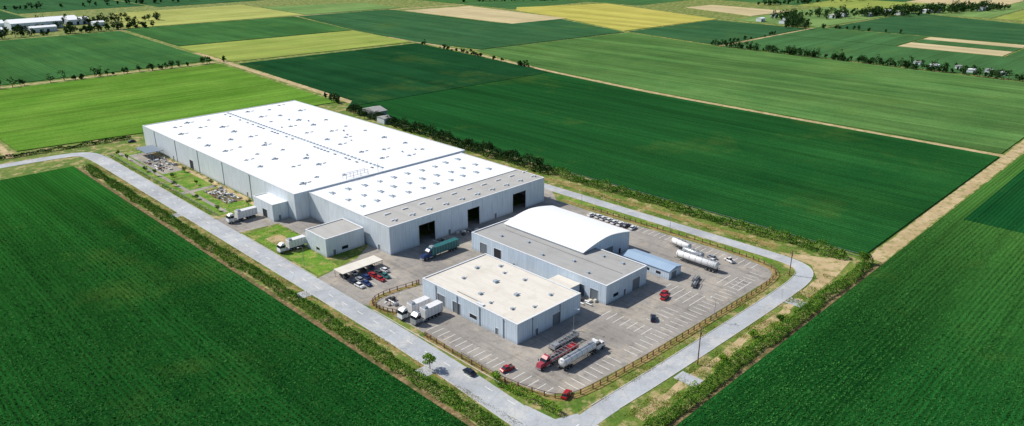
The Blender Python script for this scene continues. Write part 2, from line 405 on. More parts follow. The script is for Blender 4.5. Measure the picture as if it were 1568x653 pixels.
strip('dirt_verge',[(115.4,100),(115.4,440)],1.2,.012,'scrub',sm=0,jit=.5)
for y in (330,219,150): sheet('concrete_pad',R(112.4,117.2,y-2.5,y+2.5),.05,'road')
for x in (165,232): sheet('concrete_pad',R(x-2.5,x+2.5,90,97),.05,'road')
# roads
RL=[(-300,480),(60,474),(106,472),(119,468),(121.3,452),(121.2,400),(121.2,200),(120.5,150),(118,112),(116,60),(115,-100)]
strip('road',RL,8.4,.03,'road')
RR=[(118,101),(135,102),(163,100.8),(240,99.2),(256,100.5),(263.2,106),(264,122),(263.2,180),(263,470),(262,480)]
strip('road',RR,6,.036,'road')
sheet('road',[(117,96),(130,98),(130,105.4),(124,108),(123,118),(117,110)],.033,'road')
kb=MB()
strip('',offs(chaikin([(135,102),(163,100.8),(240,99.2),(256,100.5),(263.2,106),(264,122),(263.2,180),(263,470)]),3.15),.25,.13,'kerb',0,sm=0,mb=kb)
strip('',offs(chaikin([(140,102),(163,100.8),(240,99.2),(256,100.5),(263.2,106),(264,122),(263.2,180),(263,470)]),-3.15),.25,.13,'kerb',0,sm=0,mb=kb)
strip('',offs(chaikin(RL),-4.3),.25,.13,'kerb',0,sm=0,mb=kb)
for a,b in ((455,314),(288,228),(192,128)): strip('',[(125.6,a),(125.6,b)],.25,.13,'kerb',0,sm=0,mb=kb)
kb.obj('kerb')
# asphalt yard
sheet('asphalt_yard',[(125.4,198),(127,192),(128,183),(128,150),(127.6,132),(130.5,117),(137.5,112),(166,110),(205,109),(243,108.5),(251,111),(253.6,116),(254,137),(252.6,167),(251.5,203),(252,222),(260,232),(260,300),(247,300),(240,230),(158,232),(158,292),(150,312),(125.4,312),(125.4,290),(143,288),(143,258),(156,256),(157,240),(146,232),(125.4,227)],.022,'asphalt')
sheet('lawn',R(129,147.5,316,380),.016,'lawn'); sheet('lawn',R(129,147.5,384,452),.016,'lawn')
sheet('lawn',R(127,142,262,286),.016,'lawn'); sheet('lawn',R(127,137,229,254),.016,'lawn')
sheet('dirt_area',R(130,137,264,276),.019,'dirt')
strip('paved_path',[(133,318),(133,455)],2,.03,'asphalt',sm=0); sheet('paved_area',R(138,146,328,354),.031,'soil'); sheet('paved_area',R(135,147,396,446),.031,'asphalt'); sheet('paved_area',R(129.5,147,356,360),.036,'asphalt'); sheet('paved_area',R(146,149.4,314,458),.041,'dirt')
FP=[(127,166),(126.2,150),(126.2,132),(130,114),(137,110),(166,108.2),(205,107.3),(244,106.4),(254,112),(256,137),(255,167),(253.5,203),(254,220)]
strip('scrub_strip',chaikin(FP,2),2.6,.04,'scrub',sm=0,jit=.3)
strip('scrub_strip',chaikin([(149,197),(135,199),(127.5,197),(127,190),(130,183),(131,180)],2),2.4,.04,'scrub',sm=0,jit=.3)
strip('verge_grass',[(257.8,115),(257.8,225)],3,.018,'lawn',sm=0,jit=.3)
# markings
mk=MB()
def stalls(x0,x1,y0,y1,along_,step=2.8,z=.03):
    if along_=='Y':
        y=y0
        while y<=y1: mk.poly(R(x0,x1,y-.09,y+.09),z,'line'); y+=step
    else:
        x=x0
        while x<=x1: mk.poly(R(x-.09,x+.09,y0,y1),z,'line'); x+=step
stalls(129.5,134.5,118,170,'Y'); stalls(165,246,111.5,116.5,'X'); stalls(247,252,118,200,'Y')
stalls(226,236,112,122,'Y'); stalls(176,182,118,137,'Y'); stalls(204,214,118,134,'Y'); stalls(186,200,118,123,'X'); stalls(136,160,112.5,117.5,'X')
stalls(132,148,207,212,'X')
mk.obj('parking_markings')
lm=MB()
for y in range(120,450,9): lm.poly(R(121.1,121.3,y,y+3),.042,'line')
lm.obj('road_centre_line')
lm=MB()
for i in range(4): lm.poly(R(122.5+i*1.1,122.9+i*1.1,98.6,101.6),.05,'line')
lm.poly(R(121.8,126.8,98,98.25),.046,'line'); lm.poly(R(121.8,126.8,102,102.25),.046,'line'); lm.obj('road_marking')
# ------------------------------------------------------------ buildings
def walls(e,x0,x1,y0,y1,h,mat,op={},t=.3,name='walls',zb=0):
    mb=MB()
    def seg(side,a,b,z0,z1,m=None,o0=0,o1=None):
        m=m or mat; o1=t if o1 is None else o1
        if b-a<.01 or z1-z0<.01: return
        if side=='S': mb.box(a,b,y0+o0,y0+o1,z0,z1,m)
        if side=='N': mb.box(a,b,y1-o1,y1-o0,z0,z1,m)
        if side=='W': mb.box(x0+o0,x0+o1,a,b,z0,z1,m)
        if side=='E': mb.box(x1-o1,x1-o0,a,b,z0,z1,m)
    for side in 'SNWE':
        A,B=(x0,x1) if side in 'SN' else (y0+t,y1-t); c=A
        for (a,b,z0,z1,kind) in sorted(op.get(side,[])):
            seg(side,c,a,zb,h); seg(side,a,b,zb,z0); seg(side,a,b,z1,h)
            if kind!='open': seg(side,a,b,z0,z1,kind,.1,.2)
            seg(side,a-.15,a,z0,z1+.15,'trim',-.06,-.002); seg(side,b,b+.15,z0,z1+.15,'trim',-.06,-.002); seg(side,a,b,z1,z1+.15,'trim',-.06,-.002)
            c=b
        seg(side,c,B,zb,h)
    mb.obj(name,e)
def cap(e,x0,x1,y0,y1,h,mat='trim',w=.5,th=.14):
    mb=MB(); o=.06
    mb.box(x0-o,x1+o,y0-o,y0+w,h,h+th,mat); mb.box(x0-o,x1+o,y1-w,y1+o,h,h+th,mat)
    mb.box(x0-o,x0+w,y0+w,y1-w,h,h+th,mat); mb.box(x1-w,x1+o,y0+w,y1-w,h,h+th,mat); mb.obj('parapet_cap',e)
def downpipes(e,side,c,a,b,step,h):
    mb=MB(); t=a+step/2
    while t<b:
        if side=='W': mb.box(c-.2,c-.003,t,t+.18,0,h-.3,'grey'); mb.box(c-.3,c-.003,t-.12,t+.3,h-.6,h-.3,'grey')
        else: mb.box(t,t+.18,c-.2,c-.003,0,h-.3,'grey'); mb.box(t-.12,t+.3,c-.3,c-.003,h-.6,h-.3,'grey')
        t+=step
    mb.obj('downpipes',e)
def roof(e,x0,x1,y0,y1,z,mat,t=.3,name='roof'):
    mb=MB(); mb.box(x0+t,x1-t,y0+t,y1-t,z-.3,z,mat); mb.obj(name,e)
def fan(mb,x,y,z,s=1.):
    mb.box(x-.7*s,x+.7*s,y-.7*s,y+.7*s,z,z+.45*s,'vent'); mb.cyl((x,y,z+.6*s),.5*s,.3*s,'z','ventd',8)
    mb.box(x-1.7*s,x-.7*s,y-.28*s,y+.28*s,z,z+.3*s,'ventd'); mb.box(x+.7*s,x+1.7*s,y-.28*s,y+.28*s,z,z+.3*s,'ventd')
    mb.box(x-.28*s,x+.28*s,y-2*s,y-.7*s,z,z+.3*s,'vent'); mb.box(x-.28*s,x+.28*s,y+.7*s,y+2*s,z,z+.3*s,'vent')
w=empty('warehouse')
H1=12.4
walls(w,150,250,285,460,H1,'wallA',{'W':[(330,331.4,0,2.4,'door'),(392,396.5,0,5,'shade'),(447,448.2,0,2.2,'door'),(418,419.4,0,2.4,'door')],'S':[]})
downpipes(w,'W',150,312,458,29,H1)
roof(w,150,250,285,460,H1-.15,'roofW'); cap(w,150,250,285,460,H1)
v=MB()
for yi in range(9):
    for xi,x in enumerate((160,171,182,210,222,236)):
        if random.random()<.12: continue
        fx,fy,fs_=x+random.uniform(-2,2),296+yi*18.5+(xi%2)*6+random.uniform(-3,3),random.uniform(.65,1.1)
        fan(v,fx,fy,H1-.15,fs_)
        if random.random()<.35: v.box(fx+2.4,fx+4.2,fy-.2,fy+.2,H1-.15,H1+.1,'ventd')
for _ in range(12):
    fx,fy=random.uniform(156,244),random.uniform(292,452)
    if abs(fx-199)>6: v.box(fx,fx+random.uniform(.5,1.1),fy,fy+random.uniform(.5,1.1),H1-.15,H1+random.uniform(.2,.7),'vent')
v.obj('roof_fans',w)
v=MB()
v.box(199.2,199.6,288,457,H1-.14,H1+.1,'trim')
for y in np.arange(290,456,3.3):
    v.box(200.4,201.5,y,y+random.uniform(1,2.2),H1-.15,H1+.25,'vent')
    if random.random()<.5: v.box(197,198,y,y+1.5,H1-.15,H1+.2,'ventd')
v.obj('ridge_vents',w)
v=MB()
for x in (178,182,186,190):
    v.beam((x,286.5,H1),(x,286.5,H1+2.6),.15,.15,'grey')
    v.beam((x,289.5,H1),(x,289.5,H1+2.2),.15,.15,'grey')
for z in (1.2,2.5): v.beam((178,286.5,H1+z),(190,286.5,H1+z),.12,.12,'grey')
v.beam((178,289.5,H1+2.1),(190,289.5,H1+2.1),.12,.12,'grey')
v.beam((196,287,H1),(196,287,H1+4),.15,.15,'grey')
v.obj('roof_rails',w)
H2=11.8
ext={'S':[(171.5,180,0,8.6,'open'),(198,205,0,8.4,'open'),(225.5,234,0,8.6,'open'),(187,188.3,0,2.4,'door'),(214,215.3,0,2.4,'door')],'W':[(232,233.3,0,2.4,'door')]}
e2=empty('loading_hall')
walls(e2,157,246.5,225,284.9,H2,'wallA',ext)
mb=MB(); mb.box(157.3,246.2,243.2,284.6,H2-.4,H2-.1,'roofW'); mb.box(157.3,246.2,225.3,243.18,H2-.45,H2-.15,'roofGr'); mb.box(157.3,246.2,242.9,243.3,H2-.09,H2+.12,'trim'); mb.obj('roof',e2)
cap(e2,157,246.5,225,284.9,H2)
v=MB()
for x in np.arange(163,243,8.2):
    for y in (252,262,274):
        L=random.uniform(2.2,3.6); yy=y+random.uniform(-.9,.9)
        v.box(x,x+.7,yy,yy+L,H2-.1,H2+.35,'vent'); v.box(x+1.3,x+1.9,yy+.4,yy+L-.4,H2-.1,H2+.2,'ventd')
for x in np.arange(162,244,9):
    v.box(x,x+3.2,230.2,230.7,H2-.15,H2+.25,'trim'); v.box(x+1.2,x+2,229,230.2,H2-.15,H2+.45,'vent')
    v.box(x+2,x+5,237.5,238.1,H2-.15,H2+.3,'trim')
v.obj('roof_vents',e2)
mb=MB()
for x in np.arange(165,245,10): mb.box(x,x+.5,236,236.5,0,H2-.5,'grey')
mb.obj('columns',e2)
o=empty('office_building'); walls(o,138,155.8,241,256,7.6,'wallA',{'S':[(141,142.3,0,2.3,'door'),(145,148,1.2,2.6,'glass')],'W':[(246,248.5,1.2,2.6,'glass')]}); roof(o,138,155.8,241,256,7.45,'roofGr'); cap(o,138,155.8,241,256,7.6)
o=empty('annex_building'); walls(o,142.5,149.9,291.5,309,7.6,'wallA',{'W':[(297,301,0,4,'shade')],'S':[(145,146.2,0,2.3,'door')]}); roof(o,142.5,149.9,291.5,309,7.45,'roofW'); cap(o,142.5,149.9,291.5,309,7.6)
# depot
o=empty('depot_building')
walls(o,143.8,174,141.5,188,7,'wallB',{'W':[(150,151.3,0,2.3,'door'),(160,163.5,1.3,2.8,'glass'),(168,172,0,4.2,'door'),(176,180,0,4.2,'door')],'S':[(152,153.3,0,2.3,'door'),(160,164,0,4.2,'door')]})
roof(o,143.8,174,141.5,188,6.85,'roofC'); cap(o,143.8,174,141.5,188,7); downpipes(o,'W',143.8,142,188,11,7); downpipes(o,'S',141.5,144,174,13,7)
v=MB()
for x,y,s in ((150,150,.5),(158,156,.7),(166,148,.5),(150,165,.6),(160,168,.8),(168,162,.5),(154,178,.5),(163,181,.6),(170,176,.5),(148,158,.4),(156,146,.4),(167,171,.4)):
    v.box(x-s,x+s,y-s*.8,y+s*.8,6.85,7.2+s*.5,'vent'); v.box(x+s+.2,x+s+1.2,y-.1,y+.1,6.85,7.05,'trim')
v.beam((146,160,7),(146,172,7),.15,.2,'grey'); v.box(144.6,145.6,158,161,6.86,7.3,'trim'); v.obj('roof_vents',o)
# workshop + vaulted hall
o=empty('workshop_building')
walls(o,184,207.5,138.5,207,7.2,'wallB',{'W':[(142,145.5,0,4.2,'door'),(148,151.5,0,4.2,'door'),(155,156.2,0,2.3,'door'),(190,194,0,4.5,'shade'),(198,202,0,4.5,'door')],'S':[(188,191,1.4,2.8,'glass'),(194,195.3,0,2.4,'door'),(199,203.5,0,4.5,'door')]})
roof(o,184,207.5,138.5,207,7.0,'roofG'); cap(o,184,207.5,138.5,207,7.2)
v=MB()
for x,y in ((188,150),(192,160),(188,172),(193,184),(190,196),(203,146),(203,155)): v.box(x-.5,x+.5,y-.5,y+.5,7,7.6,'vent')
v.beam((196,141,7.1),(196,200,7.1),.15,.15,'grey'); v.obj('roof_vents',o)
o=empty('connecting_store')
v=MB(); v.box(174.4,183.6,150,160,0,4.2,'wallB'); v.box(178,180,149.93,149.997,0,2.4,'door'); v.box(175.5,177,149.9,149.997,1.2,2.2,'glass'); v.obj('walls',o)
v=MB(); v.box(174.2,183.8,149.8,160.2,4.202,4.4,'roofC'); v.obj('roof',o)
o=empty('vaulted_hall')
x0,x1,y0,y1=199.4,228.6,162,203; n=18; mb=MB(); ez=7.6; rise=2.4
arc=[(x0+(x1-x0)*i/n, ez+rise*(1-abs(2*i/n-1)**1.6)) for i in range(n+1)]
mb.box(207.6,x1,y0,y0+.3,0,7.2,'wallB'); mb.box(x0,x1,y0,y0+.3,7.2,ez,'wallB'); mb.box(x0,x1,y1-.3,y1,7.02,ez,'wallB'); mb.box(207.6,x1,y1-.3,y1,0,7.02,'wallB')
mb.box(x1-.3,x1,y0+.3,y1-.3,0,ez,'wallB'); mb.box(x0,x0+.3,y0+.3,y1-.3,7.02,ez,'wallB')
for yy in (y0,y1-.3):
    for i in range(n):
        (a,za),(b,zb)=arc[i],arc[i+1]
        mb.add([(a,yy,ez),(b,yy,ez),(b,yy,zb),(a,yy,za),(a,yy+.3,ez),(b,yy+.3,ez),(b,yy+.3,zb),(a,yy+.3,za)],[(0,1,2,3),(7,6,5,4)],'wallB')
mb.obj('walls',o)
mb=MB(); vs=[];fs=[]
for a,z in arc:
    xx=x0-.4+(a-x0)*(x1-x0+.8)/(x1-x0)
    vs+=[(xx,y0-.7,z+.05),(xx,y1+.7,z+.05),(xx,y0-.7,z+.3),(xx,y1+.7,z+.3)]
for i in range(n):
    k=4*i; fs+=[(k+2,k+6,k+7,k+3),(k,k+1,k+5,k+4),(k,k+4,k+6,k+2),(k+1,k+3,k+7,k+5)]
fs+=[(0,2,3,1),(4*n,4*n+1,4*n+3,4*n+2)]
mb.add(vs,fs,'vault'); mb.obj('vaulted_roof',o)
mb=MB(); mb.box(212,218,y0-.06,y0-.003,0,4.8,'door'); mb.box(222,223.2,y0-.06,y0-.003,0,2.3,'shade')
for i in range(4): mb.box(212,218,y0-.1,y0-.065,1.1*i+.5,1.1*i+.6,'grey')
mb.obj('doors',o)
# blue-roof shed
o=empty('blue_roof_shed'); x0,x1,y0,y1=215.5,224,134,156; mb=MB()
mb.box(x0+.3,x1-.3,y0+.3,y1-.3,0,3.4,'wallB'); mb.box(x0+2,x0+5,y0+.24,y0+.297,0,2.6,'door')
for y in (138,143,148,152): mb.box(x0+.24,x0+.297,y,y+2,1.2,2.2,'glass')
mb.obj('walls',o)
mb=MB(); xm=(x0+x1)/2; mb.add([(x0,y0,3.4),(xm,y0,4.3),(x1,y0,3.4),(x0,y1,3.4),(xm,y1,4.3),(x1,y1,3.4),(x0,y0,3.55),(xm,y0,4.45),(x1,y0,3.55),(x0,y1,3.55),(xm,y1,4.45),(x1,y1,3.55)],
 [(6,7,10,9),(7,8,11,10),(0,3,4,1),(1,4,5,2),(0,1,7,6),(1,2,8,7),(3,9,10,4),(4,10,11,5),(0,6,9,3),(2,5,11,8),(0,2,1)],'blueroof'); mb.obj('roof',o)
def carport(name,x0,x1,y0,y1,h,mat):
    o=empty(name); mb=MB()
    mb.box(x0,x1,y0,y1,h,h+.15,mat); mb.box(x0+.1,x1-.1,y0+.1,y0+.25,h-.2,h-.003,'grey'); mb.box(x0+.1,x1-.1,y1-.25,y1-.1,h-.2,h-.003,'grey'); mb.obj('roof',o)
    mb=MB(); x=x0+.3
    while x<x1: 
        for y in (y0+.15,y1-.2): mb.box(x,x+.15,y,y+.15,0,h-.2,'grey')
        x+=(x1-x0-.75)/5
    mb.obj('posts',o); return o
carport('carport',130.5,148.5,218,224,2.9,'roofC')
carport('entrance_shelter',139,148.5,428,444,4,'ventd')
def shed(name,x,y,w,d,h,wm,rm,rz=0):
    o=empty(name); mb=MB(); mb.box(x,x+w,y,y+d,0,h,wm); 
    for i in range(int(w/8)): mb.box(x+2+i*8,x+5+i*8,y-.05,y-.003,0,h*.6,'shade')
    mb.obj('walls',o); mb=MB(); ym=y+d/2
    mb.add([(x-.3,y-.4,h),(x+w+.3,y-.4,h),(x+w+.3,ym,h+d*.12),(x-.3,ym,h+d*.12),(x-.3,y+d+.4,h),(x+w+.3,y+d+.4,h)],[(0,1,2,3),(3,2,5,4),(0,3,4),(1,5,2)],rm); mb.obj('roof',o)
shed('farm_shed',287,418,9,16,5,'grey','roofG'); shed('farm_shed',282,402,6,8,4,'wallA','roofG')
for a in ((238,1150,60,34,9),(310,1168,26,20,7),(250,1110,30,14,6),(212,1190,28,26,7),(330,1130,14,12,5),(205,1120,18,16,6),(290,1200,40,20,7)): shed('industrial_building',*a,'wallA','roofW')
for x,y in ((775,158),(783,171),(772,180),(786,196),(776,214),(784,231)): shed('farmhouse',x,y,rng.uniform(5,8),rng.uniform(5,8),3,'wallA',random.choice(['roofW','roofG']))
for i in range(12): shed('farmhouse',1130+i*29+rng.uniform(-8,8),470-i*11+rng.uniform(-22,22),rng.uniform(9,18),rng.uniform(8,12),5,'wallA',random.choice(['roofW','roofG','roofC']))
for i in range(5): shed('farmhouse',1010+rng.uniform(0,80),480+i*12,rng.uniform(8,14),8,5,'wallA',random.choice(['roofW','roofG']))
# ------------------------------------------------------------ vehicles
def wheels(mb,xs,w,r=.5,t=.3):
    for x in xs:
        for s in (-1,1):
            mb.cyl((x,s*(w/2-t/2),r),r,t,'y','dark',12); mb.cyl((x,s*(w/2+.01),r),r*.5,.04,'y','grey',8)
VM={}
def car(col,pick=False):
    k=('car',col,pick)
    if k in VM: return VM[k]
    mb=MB(); mb.frus(-2.2,2.2,-.9,.9,.32,.72,col,.04,.04,0); mb.frus(-2.16,2.16,-.9,.9,.72,.95,col,.12,.3,.1)
    if pick:
        mb.frus(-.5,1.3,-.8,.8,.95,1.55,'glass',.15,.5,.15); mb.box(-.33,.78,-.64,.64,1.55,1.6,col); mb.box(-2,-.55,-.66,.66,.952,.97,'chassis')
        mb.box(-2.1,-.5,-.82,-.7,.95,1.15,col); mb.box(-2.1,-.5,.7,.82,.95,1.15,col)
    else:
        mb.frus(-1.85,1.1,-.78,.78,.95,1.4,'glass',.5,.65,.16); mb.box(-1.33,.43,-.61,.61,1.4,1.45,col)
        for s in (-1,1): mb.beam((-.35,s*.79,.95),(-.35,s*.63,1.4),.08,.04,col)
    for s in (-1,1): mb.box(2.13,2.19,s*.65-.16,s*.65+.16,.6,.74,'white'); mb.box(-2.19,-2.13,s*.65-.16,s*.65+.16,.6,.76,'red'); mb.box(.75,.9,s*.97-.07,s*.97+.07,.92,1.05,col)
    wheels(mb,(-1.35,1.35),1.82,.33,.22); VM[k]=mb.mesh('parked_car'); return VM[k]
def tractor(mb,x,col,nose=True):
    mb.box(x,x+6,-.45,.45,.6,.95,'chassis')
    if nose:
        mb.frus(x+4.2,x+6.2,-.95,.95,.9,2.1,col,0,.25,.12); mb.frus(x+2.2,x+4.3,-1.2,1.2,.9,2.2,col); mb.frus(x+2.2,x+4.3,-1.2,1.2,2.2,3.0,'glass',.1,.5,.12); mb.frus(x+2.2,x+3.9,-1.1,1.1,3.0,3.7,col,.1,.8,.15)
    else:
        mb.frus(x+3.9,x+6.2,-1.22,1.22,.8,2.1,col,0,.05,0); mb.frus(x+3.9,x+6.15,-1.2,1.2,2.1,3.0,'glass',.03,.3,.08); mb.frus(x+3.93,x+5.85,-1.12,1.12,3.0,3.7,col,.1,.9,.15)
    for s in (-1,1):
        mb.cyl((x+3,s*1.0,.8),.32,1.3,'x','silver',10); mb.box(x+4.6,x+4.75,s*1.4-.12,s*1.4+.12,2.0,2.7,'dark'); mb.cyl((x+2.1,s*.9,2.4),.09,2.6,'z','silver',6)
    mb.box(x+6.15,x+6.3,-1.1,1.1,.5,.8,'grey'); wheels(mb,(x+.7,x+1.9,x+5.2),2.45,.5,.35)
def semi(kind,col,cabcol='white',L=13,nose=True,cab=True):
    mb=MB()
    if cab: tractor(mb,L/2-2.5,cabcol,nose)
    a,b=-L/2,L/2
    if kind=='box':
        mb.box(a,b,-1.27,1.27,1.15,3.95,col); mb.box(a,b,-.5,.5,.9,1.15,'chassis')
        for x in np.arange(a+.6,b,1.3):
            mb.box(x,x+.08,-1.3,-1.272,1.2,3.9,'silver'); mb.box(x,x+.08,1.272,1.3,1.2,3.9,'silver'); mb.box(x,x+.06,-1.2,1.2,3.952,3.98,col)
        mb.box(a-.03,a-.002,-.03,.03,1.3,3.8,'dark')
        if cab: mb.frus(b-1.6,b-.2,-.9,.9,3.99,4.5,'silver',.1,.3,.1)
    if kind=='tank':
        mb.cyl((0,0,2.35),1.25,L-1.4,'x',col,20,cap=.5); mb.box(a+.5,b-.5,-.4,.4,.9,1.25,'chassis')
        for x in np.arange(a+1.2,b-.8,2.3): mb.cyl((x,0,2.35),1.29,.12,'x','silver',20)
        mb.box(a+1,b-1,-.35,.35,3.6,3.68,'grey')
        for x in (a+3,0,b-3): mb.cyl((x,0,3.8),.32,.3,'z','silver',10)
        mb.beam((a+.3,.5,1),(a+.3,.5,3.7),.08,.08,'grey'); mb.beam((a+.3,-.1,1),(a+.3,-.1,3.7),.08,.08,'grey')
        mb.box(a,b,-1.3,-1.22,1.0,1.15,'chassis'); mb.box(a,b,1.22,1.3,1.0,1.15,'chassis')
    if kind=='flat':
        mb.box(a,b,-1.25,1.25,1.05,1.25,'chassis'); mb.box(a,a+.15,-1.25,1.25,1.25,2.2,col); mb.box(b-.15,b,-1.25,1.25,1.25,2.6,col)
        for x in np.arange(a+.5,b,1.6):
            for s in (-1,1): mb.beam((x,s*1.15,1.25),(x,s*1.15,2.3),.1,.1,'silver')
            mb.beam((x,-1.15,2.3),(x,1.15,2.3),.1,.1,'silver')
        for s in (-1,1): mb.beam((a,s*1.15,2.3),(b,s*1.15,2.3),.12,.12,'silver'); mb.beam((a,s*1.15,1.8),(b,s*1.15,1.8),.1,.1,col)
        for i in range(7): mb.cyl((rng.uniform(a+2.5,b-2.5),-.8+i*.27,1.45+.1*(i%2)),.13,4.5,'x',col if i%2 else 'silver',8)
        mb.box(a+1,a+3,-.8,.8,1.26,2.2,col)
    wheels(mb,(a+1.2,a+2.5,a+3.8),2.5,.5,.5)
    for s in (-1,1): mb.box(b-4.3,b-4.15,s*.9-.08,s*.9+.08,.1,1.1,'grey')
    return mb.mesh('semi')
def put(name,me,x,y,deg=0,z=.03,s=1):
    o=bpy.data.objects.new(name,me); COL.objects.link(o); o.location=(x,y,z); o.rotation_euler[2]=math.radians(deg); o.scale=(s,s,s); return o
put('articulated_lorry',semi('box','teal','blue',13),173.5,212,180,s=1.08)
put('tanker_lorry',semi('tank','white','white',15),150,122.3,0,s=1.05)
put('flatbed_lorry',semi('flat','red','pink',13,True),148,127,180)
put('flatbed_trailer',semi('flat','silver','white',12,True,False),154,131.2,2)
put('tank_trailer',semi('tank','white','white',16,cab=False),234.3,134,90,s=1.15)
put('tank_trailer',semi('tank','white','white',9,cab=False),243.5,147,80,s=1.1)
put('tank_trailer',semi('tank','silver','white',10,cab=False),239.5,139,86)
put('box_lorry',semi('box','white','white',8,False),135.8,303.5,180,s=1.15)
put('box_lorry',semi('box','white','white',7,False),134.5,258,180,s=1.1)
put('box_lorry',semi('box','white','white',7,False),135.5,179.8,180,s=1.12)
put('box_lorry',semi('box','white','silver',7,False),136.5,174.3,182,s=1.12)
for x,y,c,d,pk in ((241,131,'white',80,1),(246.5,127,'white',70,1),(244.3,133.5,'silver',75,0),(187,121,'navy',35,0),(202.5,127,'red',10,0),(205,129,'red',12,0),(134,112.8,'red',20,0),(122.6,140,'navy',88,0),(131.5,133.5,'red',170,1),(147,474.5,'navy',170,0)):
    put('pickup_truck' if pk else 'parked_car',car(c,bool(pk)),x,y,d,.04)
cc=['navy','silver','blue','red','chassis','white','blue','silver','red','teal','navy']
for i in range(6): put('parked_car',car(cc[i]),132.3+i*2.85+random.uniform(-.2,.2),214.3+random.uniform(-.6,.6),90+random.uniform(-5,5),.04)
for i in (0,1,3,4): put('parked_car',car(cc[i+5]),132.3+i*2.85,209.6+random.uniform(-.6,.6),-90+random.uniform(-5,5),.04)
for i in range(4): put('parked_car',car(['navy','white','chassis','blue'][i]),133+i*3.8,221,90,.04)
for i in range(8): put('parked_car',car(random.choice(['white','silver','white','navy'])),247.5+random.uniform(-.5,.5),174+i*3.2,random.uniform(-8,8),.04)
def util(name,x,y,d):
    mb=MB(); mb.box(-2.5,2.5,-.9,.9,.6,.8,'chassis'); wheels(mb,(-.6,.5),2,.35,.2)
    for xx in (-2.2,-1,.4,1.8): mb.beam((xx,-.8,.8),(xx,-.8,1.6),.08,.08,'silver'); mb.beam((xx,.8,.8),(xx,.8,1.6),.08,.08,'silver')
    mb.beam((-2.4,-.8,1.6),(2.2,-.8,1.6),.1,.1,'silver'); mb.beam((-2.4,.8,1.6),(2.2,.8,1.6),.1,.1,'silver'); mb.beam((2.5,0,.7),(3.8,0,.6),.12,.12,'chassis')
    mb.cyl((-.3,0,1.15),.45,2.6,'x','silver',10); o=mb.obj(name,None,(x,y,.03),math.radians(d))
util('utility_trailer',218.5,125,20); util('utility_trailer',222.5,127,15)
def pile(name,x0,x1,y0,y1,n):
    mb=MB()
    for _ in range(n):
        x,y=rng.uniform(x0,x1),rng.uniform(y0,y1); k=rng.random()
        mt=random.choice(['grey','wood','trim','chassis','silver','roofC'])
        if k<.5: s=rng.uniform(.4,1.3); mb.frus(x,x+s*1.4,y,y+s,0.03,.03+s*rng.uniform(.4,1.3),mt,.05,.05,.05)
        elif k<.8: mb.cyl((x,y,.4),.3,rng.uniform(1.5,4),'y',mt,8)
        else: mb.beam((x,y,.2),(x+rng.uniform(-2,2),y+rng.uniform(-3,3),rng.uniform(.4,2)),.2,.2,mt)
    mb.obj(name)
pile('machinery_parts',138,146,328,352,60); pile('machinery_parts',136,147,400,428,60); pile('machinery_parts',142,147,445,456,14); pile('pallet_stack',176,182,219,223,10); pile('pallet_stack',190,205,218,223.5,16); pile('pallet_stack',130,134,186,194,12); pile('pallet_stack',176,183,142,149,10); pile('pallet_stack',176,183,170,200,16)
# ------------------------------------------------------------ fences, poles
def fence(name,p,h=1.3,step=2.5,mat='wood',sm=2,pw=.08,rw=.05,rh=.12):
    p=chaikin(p,sm) if sm else p; mb=MB(); pts=[]
    for a,b in zip(p,p[1:]):
        L=math.hypot(b[0]-a[0],b[1]-a[1]); n=max(1,round(L/step)); pts+=[(a[0]+(b[0]-a[0])*i/n,a[1]+(b[1]-a[1])*i/n) for i in range(n)]
    pts.append(p[-1])
    for a,b in zip(pts,pts[1:]):
        mb.box(a[0]-pw,a[0]+pw,a[1]-pw,a[1]+pw,0,h+random.uniform(-.05,.1),mat)
        for z in (.5,.95*h): mb.beam((a[0],a[1],z+random.uniform(-.03,.03)),(b[0],b[1],z),rw,rh,mat)
    mb.obj(name)
fence('wooden_fence',FP[:-1],1.6,3.2,pw=.14,rw=.08,rh=.15)
fence('wooden_fence',[(149,197),(135,199),(127.5,197),(127,190),(130,183)],1.6,3.2,pw=.14,rw=.08,rh=.15)
fence('wire_fence',[(128,316),(128,455)],1.2,3,'grey',0); fence('wire_fence',[(286.5,93),(286.5,440)],1.6,4,'grey',0)
def pole(x,y,h=11,arm=(1,0)):
    mb=MB(); mb.cyl((x,y,h/2),.2,h,'z','wood',8,.13); mb.beam((x-arm[0]*1.1,y-arm[1]*1.1,h-.7),(x+arm[0]*1.1,y+arm[1]*1.1,h-.7),.14,.14,'wood')
    for s in (-1,0,1): mb.cyl((x+arm[0]*s,y+arm[1]*s,h-.5),.06,.25,'z','grey',6)
    mb.cyl((x+.3,y,h-2),.22,.8,'z','grey',8); mb.obj('utility_pole')
def lamp(x,y,h=9,d=(1,0)):
    mb=MB(); mb.cyl((x,y,h/2),.1,h,'z','grey',8,.06); mb.beam((x,y,h),(x+d[0]*1.8,y+d[1]*1.8,h+.3),.08,.08,'grey'); mb.box(x+d[0]*1.8-.35,x+d[0]*1.8+.35,y+d[1]*1.8-.15,y+d[1]*1.8+.15,h+.2,h+.34,'trim'); mb.obj('street_lamp')
pole(173.5,95.8,12.5); pole(251.5,105,10)
for x,y,d in ((128.2,182,(1,0)),(254.8,160,(-1,0)),(254,208,(-1,0)),(200,106.2,(0,1)),(163,135,(0,-1)),(127,300,(-1,0)),(127.4,240,(-1,0))): lamp(x,y,8,d)
